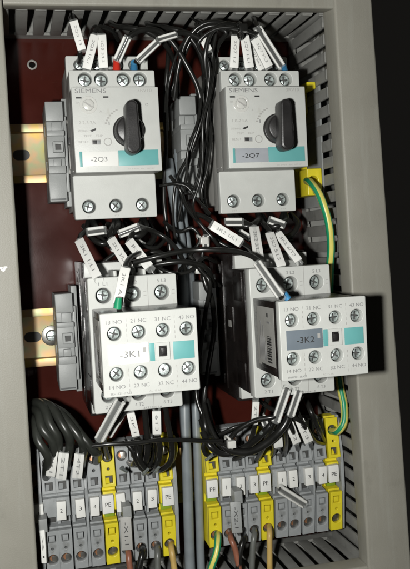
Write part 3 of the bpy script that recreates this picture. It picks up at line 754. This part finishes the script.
# --- wires looping between the breakers
mid = [
 ('black wire dropping from the duct past the left breaker in a wide arc', [(256, 34, 84), (240, 29, 86), (216, 29, 84), (198, 44, 80), (209, 64, 76), (207, 98, 72), (199, 128, 70), (190, 156, 66), (184, 190, 60), (178, 222, 55)], 1.1),
 ('thin black wire looping down in front of the middle clamp', [(182, 34, 60), (204, 40, 66), (214, 60, 70), (210, 92, 74), (203, 122, 74), (203, 150, 72), (200, 180, 68), (193, 205, 66), (198, 222, 60)], .95),
 ('thin black wire with a narrow loop over the middle clamp', [(212, 40, 70), (204, 80, 74), (198, 120, 76), (189, 146, 76), (187, 168, 74), (192, 190, 70), (200, 168, 70), (202, 138, 68), (206, 100, 60)], .9),
 ('thin black wire arcing left of the middle clamp', [(212, 22, 66), (192, 32, 72), (178, 52, 74), (170, 78, 72), (167, 104, 66), (168, 130, 55)], .8),
 ('thin black wire arcing beside the right edge of the left breaker', [(206, 20, 60), (186, 38, 70), (174, 62, 72), (167, 88, 68), (165, 112, 60)], .8),
 ('black wire running from the top bundle down to the trunk cable', [(198, 26, 60), (208, 48, 68), (209, 78, 66), (206, 112, 64), (198, 138, 64), (186, 160, 62), (176, 182, 62), (173, 214, 60), (176, 244, 55)], 1.0),
 ('black wire bowing left over the trunk cable below the breakers', [(170, 176, 60), (180, 190, 64), (186, 206, 62), (200, 224, 60), (214, 240, 62), (222, 252, 56)], 1.3),
 ('black wire hanging in an S beside the right breaker', [(216, 34, 72), (212, 60, 70), (216, 86, 60), (209, 112, 60), (211, 140, 62), (207, 170, 62), (201, 196, 60), (208, 216, 56)], 1.1),
 ('thin black wire crossing under the middle clamp', [(160, 186, 56), (172, 184, 64), (186, 186, 66), (196, 198, 66), (210, 214, 62)], 1.0),
 ('thick black cable arcing out of the top duct above the left breaker', [(146, 20, 30), (150, 26, 52), (166, 28, 64), (186, 34, 68), (201, 56, 66), (206, 90, 58), (207, 130, 48)], 1.9),
 ('black cable looping from the top duct behind the white markers', [(108, 18, 30), (114, 26, 50), (130, 28, 60), (150, 33, 62), (166, 46, 58), (176, 70, 45), (178, 110, 30)], 1.8),
 ('black cable crossing left under the top duct beside the right breaker', [(190, 16, 30), (205, 25, 60), (226, 32, 70), (218, 46, 62), (212, 74, 50), (206, 120, 40)], 1.6),
 ('black cable tight against the left flank of the right breaker', [(210, 18, 25), (212, 50, 45), (214, 90, 44), (208, 130, 50), (205, 160, 50), (204, 200, 46), (214, 230, 40)], 1.5),
 ('black wire dropping behind the left breaker edge', [(170, 20, 25), (168, 60, 40), (165, 100, 38), (166, 150, 34), (164, 200, 34), (170, 250, 34)], 1.6),
]
for l, p, r in mid: wire(l, p, r*.82)
wire('black wire with a small tilted white marker in the bundle left of breaker -2Q7', [(196, 24, 60), (202, 36, 72), (208, 52, 74), (214, 62, 60)], 1.1, markers=[((203, 39, 76), (209, 51, 76), 4.0, '2Q3')])
# --- below the left breaker
wire('black wire with steep white marker under the first lower hole of -2Q3', [(88, 222, 50), (86, 230, 58), (80, 238, 64), (84, 252, 74), (96, 277, 92), (99, 288, 84)], 1.5, markers=[((79, 240, 76), (97, 277, 98), 5.0, '3K1 1/L1')])
wire('black wire with white marker under the middle lower hole of -2Q3', [(115, 220, 50), (112, 228, 62), (110, 238, 66), (119, 252, 74), (128, 266, 86), (131, 284, 84)], 1.5, markers=[((111, 239, 76), (129, 268, 92), 5.0, '3K1 3/L2')])
wire('black wire with white marker under the right lower hole of -2Q3', [(142, 220, 50), (138, 228, 62), (131, 238, 66), (140, 254, 74), (150, 268, 84), (160, 284, 84)], 1.5, markers=[((129, 241, 76), (149, 267, 90), 5.2, '3K1 5/L3')])
for l, p, r, mk in (
 ('thick black stub wire bending left below breaker -2Q3', [(92, 220, 48), (98, 230, 60), (110, 234, 62), (118, 226, 58), (116, 218, 48)], 1.9, [((88, 232, 66), (104, 230, 68), 5.0, '', 'edge')]),
 ('thick black stub wire bending right below breaker -2Q3', [(118, 221, 46), (126, 232, 58), (138, 236, 62), (146, 228, 58), (143, 218, 46)], 1.9, [((120, 234, 64), (138, 227, 66), 5.0, '', 'edge')]),
 ('black wire running right from below breaker -2Q3 to the centre', [(138, 226, 62), (150, 230, 72), (164, 237, 76), (174, 246, 74), (182, 258, 70), (186, 272, 60)], 1.3, []),
 ('black wire lying across below breaker -2Q3 towards block -3K2', [(122, 264, 84), (136, 262, 88), (156, 257, 92), (178, 252, 92), (196, 250, 92), (216, 250, 96), (238, 252, 104), (256, 259, 112), (268, 275, 124), (282, 298, 136)], 1.35, [((257, 262, 118), (280, 295, 138), 4.6, '', 'edge')]),
 ('dark wire leaving right below the first crossing wire', [(136, 270, 70), (160, 264, 76), (184, 262, 78), (206, 268, 74), (214, 286, 60)], 1.5, []),
 ('black wire with white marker standing in front of the left contactor', [(120, 312, 128), (119, 306, 124), (122, 290, 118), (125, 268, 108), (130, 258, 96), (142, 252, 80)], 1.3, [((125.5, 268, 118), (118, 304, 126), 4.8, '3K1 A1')]),
): wire(l, p, r, markers=mk)
b = MB(); q = at(117.5, 308, 130); b.cyl(q, 1.9, 1.5, 5, 'green', axis=(.15, -.2, 1)); tag(b.build('green_sleeve', None, q), 'small green sleeve peeking above the top edge of block -3K1', 'sleeve')
q = at(288, 299, 134); b = MB(); b.cyl(q, 1.7, 1.5, 3.5, 'blue', axis=(-.5, 0, .8)); tag(b.build('blue_sleeve', None, q), 'small blue sleeve above the top left edge of block -3K2', 'sleeve')
# --- below the right breaker
for l, p, r, mk in (
 ('black wire with nearly level white marker left below breaker -2Q7', [(196, 214, 60), (206, 218, 66), (224, 230, 72), (242, 242, 74), (252, 252, 66), (258, 268, 60)], 1.4, [((212, 225, 78), (241, 243, 80), 5.4, '3K2 1/L1')]),
 ('black wire with upright white marker under the first lower hole of -2Q7', [(236, 216, 50), (244, 222, 60), (254, 228, 64), (256, 244, 74), (259, 262, 86), (262, 276, 84)], 1.5, [((254, 227, 74), (259, 260, 90), 5.6, '3K2 3/L2')]),
 ('black wire with white marker under the middle lower hole of -2Q7', [(260, 216, 50), (264, 224, 60), (270, 232, 64), (276, 248, 74), (282, 264, 86), (288, 276, 84)], 1.5, [((269.5, 233, 75), (281.5, 266, 94), 5.0, '3K2 5/L3')]),
 ('black wire with white marker under the right lower hole of -2Q7', [(283, 214, 50), (280, 224, 58), (278, 232, 64), (288, 246, 74), (299, 260, 84), (309, 274, 84)], 1.5, [((277.5, 233, 74), (298.5, 261, 90), 4.6, '3K2 6/T3')]),
 ('thick black stub wire curving below the left hole of breaker -2Q7', [(230, 214, 46), (238, 224, 58), (250, 226, 62), (258, 220, 58), (258, 212, 46)], 1.9, [((226, 222, 64), (242, 222, 66), 5.0, '', 'edge')]),
 ('thick black stub wire curving below the right hole of breaker -2Q7', [(262, 216, 46), (268, 226, 58), (278, 226, 62), (286, 220, 58), (284, 212, 46)], 1.9, [((270, 220, 62), (284, 225, 64), 5.0, '', 'edge')]),
): wire(l, p, r, markers=mk)
random.seed(77)
extra = (
 ('short black loop tucked behind the left marker below -2Q3', [(84, 226, 40), (92, 238, 50), (104, 244, 54), (112, 236, 50), (108, 224, 40)], 1.7),
 ('short black loop between the second and third hole below -2Q3', [(124, 224, 38), (132, 240, 50), (146, 246, 52), (154, 236, 46), (148, 222, 38)], 1.8),
 ('black wire slanting behind the markers below -2Q3', [(96, 232, 44), (112, 248, 50), (136, 256, 54), (158, 252, 56), (172, 262, 50)], 1.4),
 ('dark wire passing low behind the middle marker below -2Q3', [(104, 262, 60), (118, 252, 60), (138, 246, 60), (156, 248, 58), (168, 236, 50)], 1.2),
 ('short black loop behind the upright marker below -2Q7', [(232, 220, 38), (240, 232, 50), (252, 240, 52), (264, 232, 48), (262, 216, 38)], 1.8),
 ('short black loop behind the tilted markers below -2Q7', [(262, 222, 40), (276, 236, 50), (290, 236, 50), (298, 224, 44), (290, 214, 36)], 1.8),
 ('black wire from the centre passing behind the markers below -2Q7', [(204, 232, 50), (222, 244, 54), (244, 252, 56), (268, 246, 54), (292, 240, 48)], 1.4),
 ('black wire winding through the centre below the trunk cable top', [(164, 222, 44), (178, 232, 56), (192, 228, 60), (200, 240, 60), (190, 256, 56), (180, 270, 44)], 1.1),
 ('thin black wire slanting down across the centre gap', [(196, 216, 56), (206, 236, 62), (202, 256, 64), (208, 274, 60), (220, 286, 50)], .95),
 ('thin black strand crossing left to right above contactor -3K1', [(150, 262, 70), (168, 272, 76), (188, 272, 76), (204, 258, 70), (216, 262, 56)], 1.0),
 ('black wire bent tightly over block 2 of the left bank', [(136, 440, 64), (138, 456, 70), (146, 468, 66), (152, 458, 62), (150, 440, 56)], 1.5),
 ('thin black strand hanging across the left PE block of the right bank', [(200, 420, 50), (206, 436, 60), (220, 434, 66), (238, 426, 70), (262, 424, 66)], 1.0),
 ('black strand behind the carriers below contactor -3K2', [(268, 398, 60), (262, 416, 66), (266, 432, 66), (274, 446, 58), (272, 456, 42)], 1.5),
 ('black strand right of the tilted markers, right bank', [(306, 400, 60), (312, 414, 66), (318, 428, 60), (324, 442, 42)], 1.6))
for l, p, rr in extra:
    e = (random.random() < .45); q = p[1]; q2 = p[2]
    wire(l, p, rr, markers=[((q[0], q[1], q[2]+4), ((q[0]+q2[0])/2+2, (q[1]+q2[1])/2+1, q2[2]+5), 4.2, '', 'edge')] if e else [])
# --- earth wires
wire('green-yellow wire bowing down from the single PE block behind block -3K2', [(307, 181, 40), (311, 183, 54), (320, 196, 64), (328, 220, 66), (331, 245, 64), (330, 268, 60), (330, 300, 52), (334, 345, 50), (340, 385, 52), (344, 405, 54), (344, 422, 56), (338, 431, 54), (332, 431, 42)], 2.3, 'green', stripe='yellow_w', name='earth_wire', group='green-yellow earth wires')
wire('green-yellow wire leaving the left PE block of the right bank downwards', [(217.5, 533, 40), (218, 538, 52), (216.5, 552, 56), (211, 569, 56), (205, 595, 50)], 2.1, 'green', stripe='yellow_w', name='earth_wire', group='green-yellow earth wires')
# --- wires leaving the lower holes
for x, y, x2, m, l in ((128, 548, 131, 'brown_wire', 'brown wire leaving block 1 downwards behind the pale group marker'), (142, 546, 138, 'wire', 'black wire leaving block 2 of the left bank downwards'),
                    (157, 545, 158, 'grey_wire', 'dark grey wire leaving block 3 of the left bank downwards'), (171, 543, 175, 'tan_wire', 'ochre wire leaving the right PE block of the left bank'),
                    (230.5, 533, 240, 'brown_wire', 'brown wire leaving block 1 of the right bank downwards'), (243, 533, 238, 'wire', 'black wire leaving block 2 of the right bank downwards'),
                    (254, 528, 252, 'grey_wire', 'dark grey wire leaving block 3 of the right bank downwards'), (269, 525, 270, 'tan_wire', 'ochre wire leaving the middle PE block of the right bank')):
    wire(l, [(x, y, 41), (x+.5, y+6, 52), (x+(x2-x)*.55, y+18, 54), (x2, 575, 54), (x2+3, 600, 48)], 1.75, m, group='wires leaving the terminal blocks downwards')
# --- left bundle into the left bank
for k, (x0, y0, x1, y1, x2, y2, mk) in enumerate(((30, 412, 42, 428, 53, 474, None), (32, 404, 50, 424, 55, 472, ((53.5, 451, 66), (50.5, 476, 60), 5.0, '3K1')), (34, 404, 62, 424, 66, 470, ((64, 453, 68), (61, 479, 62), 5.6, '2T1')),
                                      (34, 408, 74, 430, 81, 468, ((79.5, 454, 68), (77, 478, 62), 5.4, '4T2')), (40, 406, 82, 436, 96, 462, None), (28, 420, 38, 440, 46, 478, None))):
    lab = ['black cable arching into the far left terminal block', 'black cable arching over with the leftmost pale marker', 'black cable arching over with the middle white marker', 'black cable arching over with the right white marker, left bank',
           'outermost black cable arching down to terminal block 4', 'black cable hugging the left frame edge'][k]
    wire(lab, [(x0-14, y0+20, 20), (x0, y0, 44), ((x0+x1)/2+2, (y0+y1)/2-8, 58), (x1, y1, 66), ((x1+x2)/2+6, y1+16, 66), (x2+1, y2-10, 58), (x2, y2, 40)], 2.5, 'sheath', group='black cables arching into the left bank', markers=[mk] if mk else [])
# --- below the left contactor
for l, p, r, mk in (
 ('black wire in a long shiny clear carrier left below contactor -3K1', [(128, 392, 100), (122, 396, 104), (112, 410, 100), (100, 436, 84), (98, 446, 70), (101, 458, 42)], 1.5, [((120, 402, 112), (99, 440, 92), 5.8, '', 'edge')]),
 ('second black wire in a shiny clear carrier below contactor -3K1', [(132, 398, 90), (126, 410, 92), (112, 428, 82), (104, 440, 70), (108, 458, 50)], 1.4, [((125, 408, 92), (108, 436, 80), 4.8, '', 'edge')]),
 ('black wire with narrow white marker below the middle of contactor -3K1', [(133, 400, 86), (132, 412, 84), (134, 430, 78), (140, 448, 70), (134, 464, 62), (128, 462, 40)], 1.6, [((130.5, 413, 90), (136, 436, 86), 4.2, '3K1')]),
 ('black wire with white marker below the right of contactor -3K1', [(158, 398, 86), (156, 412, 84), (156, 430, 78), (160, 448, 72), (156, 466, 64), (146, 470, 42)], 1.7, [((156.5, 411, 90), (157, 434, 86), 4.6, '6T3')]),
 ('black wire crossing low into block 2 of the left bank', [(144, 402, 80), (146, 424, 76), (148, 446, 72), (146, 462, 66), (142, 468, 42)], 1.7, []),
 ('black wire curling round in front of the right PE block, left bank', [(164, 400, 80), (168, 424, 76), (172, 446, 72), (170, 462, 68), (160, 470, 60), (156, 466, 44)], 1.6, []),
 ('black wire curling down left in front of block 1, left bank', [(124, 440, 66), (132, 450, 68), (138, 464, 66), (146, 472, 58), (150, 470, 44)], 1.4, []),
 ('yellow tinted wire end curling into the right PE block, left bank', [(172, 436, 60), (175, 448, 62), (172, 460, 56), (167, 462, 42)], 1.6, []),
 ('long thin black wire running level across above both terminal banks', [(92, 446, 96), (110, 444, 98), (134, 443, 98), (160, 440, 96), (184, 440, 92), (204, 441, 88), (222, 441, 84)], 1.15, []),
): wire(l, p, r, m='yellow' if l.startswith('yellow') else 'wire', markers=mk)
# metal ferrule tips catching the flash
tips = ('left of the shiny ferrule tips over the left bank, near block 1', 'middle shiny ferrule tip over block 2 of the left bank', 'right of the shiny ferrule tips over the left bank, near block 3', 'bare metal ferrule tip over the left PE block of the right bank', 'bare metal ferrule tip high among the wires below contactor -3K2')
for k, (a, c) in enumerate((((121, 468, 68), (127, 472, 66)), ((143, 474, 66), (148, 469, 70)), ((155, 472, 66), (159, 467, 70)), ((212, 455, 66), (206, 460, 60)), ((262, 432, 78), (256, 440, 70)))):
    p0, p1 = at(*a), at(*c); b = MB(); b.cyl(p0, 1.0, .8, (p1-p0).length, 'screw', axis=(p1-p0), seg=12)
    tag(b.build('ferrule', None, p0), tips[k], 'ferrule', 'shiny ferrule tips above the terminal row')
# --- below the right contactor
for l, p, r, mk in (
 ('black wire with narrow white marker left below contactor -3K2', [(256, 386, 84), (256, 400, 80), (255, 424, 72), (250, 442, 62), (244, 454, 52), (232, 460, 42)], 1.4, [((256, 402, 88), (254.5, 424, 82), 3.8, '2T1')]),
 ('black wire in a long clear carrier below contactor -3K2', [(288, 388, 92), (283, 398, 94), (276, 416, 86), (270, 432, 76), (262, 450, 60), (256, 462, 42)], 1.5, [((287, 390, 100), (276, 422, 92), 5.0, '', 'edge')]),
 ('second black wire in a clear carrier below contactor -3K2', [(300, 384, 90), (296, 398, 92), (290, 414, 86), (286, 430, 76), (286, 444, 62), (284, 456, 42)], 1.5, [((299, 392, 98), (291, 416, 92), 4.6, '', 'edge')]),
 ('black wire with small white marker above block 1 of the right part', [(282, 396, 76), (280, 412, 78), (278, 426, 74), (276, 440, 68), (282, 452, 42)], 1.4, [((277, 432, 76), (278.5, 447, 72), 5.2, '')]),
 ('black wire with tilted white marker above block 2 of the right part', [(284, 402, 76), (288, 418, 78), (294, 434, 74), (298, 450, 42)], 1.4, [((289, 423, 78), (297, 443, 74), 5.0, '4T2')]),
 ('black wire with tilted white marker above block 3 of the right part', [(294, 402, 76), (298, 414, 78), (306, 430, 74), (312, 448, 42)], 1.4, [((299.5, 420, 78), (309, 442, 74), 5.2, '6T3')]),
 ('black wire sweeping from lower left up under contactor -3K2', [(204, 404, 60), (210, 426, 70), (222, 444, 78), (238, 430, 84), (256, 420, 88), (276, 416, 92), (290, 404, 88), (296, 392, 70)], 1.35, []),
 ('thick black cable lying over the left of the right bank', [(206, 400, 50), (212, 430, 60), (226, 448, 66), (248, 452, 74), (268, 442, 80), (284, 426, 84), (292, 408, 80), (300, 396, 60)], 2.2, []),
 ('black cable lying below the thick cable on the right bank', [(203, 432, 60), (210, 446, 66), (224, 454, 66), (244, 448, 68), (262, 434, 76), (274, 420, 78), (280, 400, 66)], 1.9, []),
 ('black wire draping to the right beneath contactor -3K2', [(256, 398, 60), (270, 408, 72), (290, 416, 80), (304, 424, 78), (314, 440, 60), (324, 444, 42)], 1.3, []),
 ('black wire dropping through the dark gap between the contactors', [(200, 262, 60), (206, 286, 62), (212, 300, 60), (214, 330, 50), (208, 370, 50), (204, 400, 52), (206, 430, 60), (214, 446, 50)], 1.5, []),
 ('black wire swinging left from the gap between the contactors', [(190, 256, 66), (202, 272, 70), (210, 284, 72), (206, 310, 60), (200, 350, 50), (196, 392, 52), (204, 420, 56)], 1.3, []),
 ('black wire curling at the top of the left PE block, right bank', [(206, 434, 60), (203, 448, 60), (208, 456, 58), (216, 452, 50), (212, 446, 42)], 1.2, []),
): wire(l, p, r, markers=mk)
# clear plastic carrier lying over the labels of the right bank
p0, p1 = at(281, 490, 54), at(305, 505, 50)
t = thing('loose_carrier', 'loose clear plastic marker carrier lying over blocks 1 to 3, right bank', 'marker carrier', p0)
marker(t, p0, (281, 490, 54), (305, 505, 50), 5.6, '', 'edge')

# --- cable ties
def tie(px, py, D, r, label, m='label', ax=(0, 0, 1)):
    q = at(px, py, D); b = MB()
    n = 28; A = Vector(ax).normalized(); e = A.orthogonal().normalized(); f = A.cross(e)
    b.tube([q+(e*math.cos(2*PI*k/14)+f*math.sin(2*PI*k/14))*r for k in range(15)], .7, m, seg=8)
    b.box(q.x-2.2, q.x+2.2, D+r-1.2, D+r+3.0, q.z-2.0, q.z+2.0, m, .5)
    tag(b.build('cable_tie', None, q), label, 'cable tie', 'cable ties')
tie(229, 442, 80, 3.6, 'milky cable tie head on the wires above the right bank', 'dial', (1, .2, .4))
tie(202, 241, 62, 4.0, 'milky cable tie head between the breakers and contactors', 'dial', (1, 0, .8))
tie(197, 270, 60, 4.0, 'small milky cable tie head left of the right contactor', 'dial', (.5, 0, 1))
tie(240, 31, 82, 4.2, 'black cable tie round the bundle left of the breaker -2Q7 markers', 'wire', (1, 0, .1))
# --- trunk cables
wire('thick blue-grey trunk cable running down between the terminal banks', [(168, 160, 32), (171, 180, 34), (176, 208, 38), (180, 236, 36), (183, 270, 30), (184, 340, 26), (185, 420, 32), (187, 470, 34), (190, 569, 34), (192, 610, 34)], 3.1, 'blue_grey', name='trunk_cable', cat='cable', group='blue-grey trunk cables')
wire('thinner blue-grey trunk cable right of the thick one, left of the right bank', [(178, 150, 26), (180, 190, 28), (186, 236, 28), (190, 270, 26), (193, 340, 24), (196, 420, 30), (198, 470, 32), (201, 569, 32), (203, 610, 32)], 2.5, 'blue_grey', name='trunk_cable', cat='cable', group='blue-grey trunk cables')

# ------------------------------------------------------------------ camera, flash, room light
cd = bpy.data.cameras.new('camera'); cam = bpy.data.objects.new('camera', cd); C.objects.link(cam)
R3 = Matrix((RR, UU, -FF)).transposed(); cam.matrix_world = Matrix.Translation(CAM*S) @ R3.to_4x4()
cd.sensor_fit = 'HORIZONTAL'; cd.sensor_width = 36; cd.lens = FPX/410*36; cd.clip_start = .01; cd.clip_end = 50
bpy.context.scene.camera = cam
ld = bpy.data.lights.new('camera_flash', 'POINT'); lo = bpy.data.objects.new('camera_flash', ld); C.objects.link(lo)
lo.location = Vector((-136, -455, -88))*S; ld.energy = 7.7; ld.shadow_soft_size = .009; ld.color = (1.0, .995, .955)
w = bpy.data.worlds.new('World'); bpy.context.scene.world = w; w.use_nodes = True
bg = w.node_tree.nodes['Background']; bg.inputs[0].default_value = (1.0, .95, .85, 1); bg.inputs[1].default_value = .007
sc = bpy.context.scene
sc.view_settings.view_transform = 'Standard'; sc.view_settings.look = 'None'; sc.view_settings.gamma = 1; sc.view_settings.exposure = 0
sc.cycles.max_bounces = 8; sc.cycles.transparent_max_bounces = 16
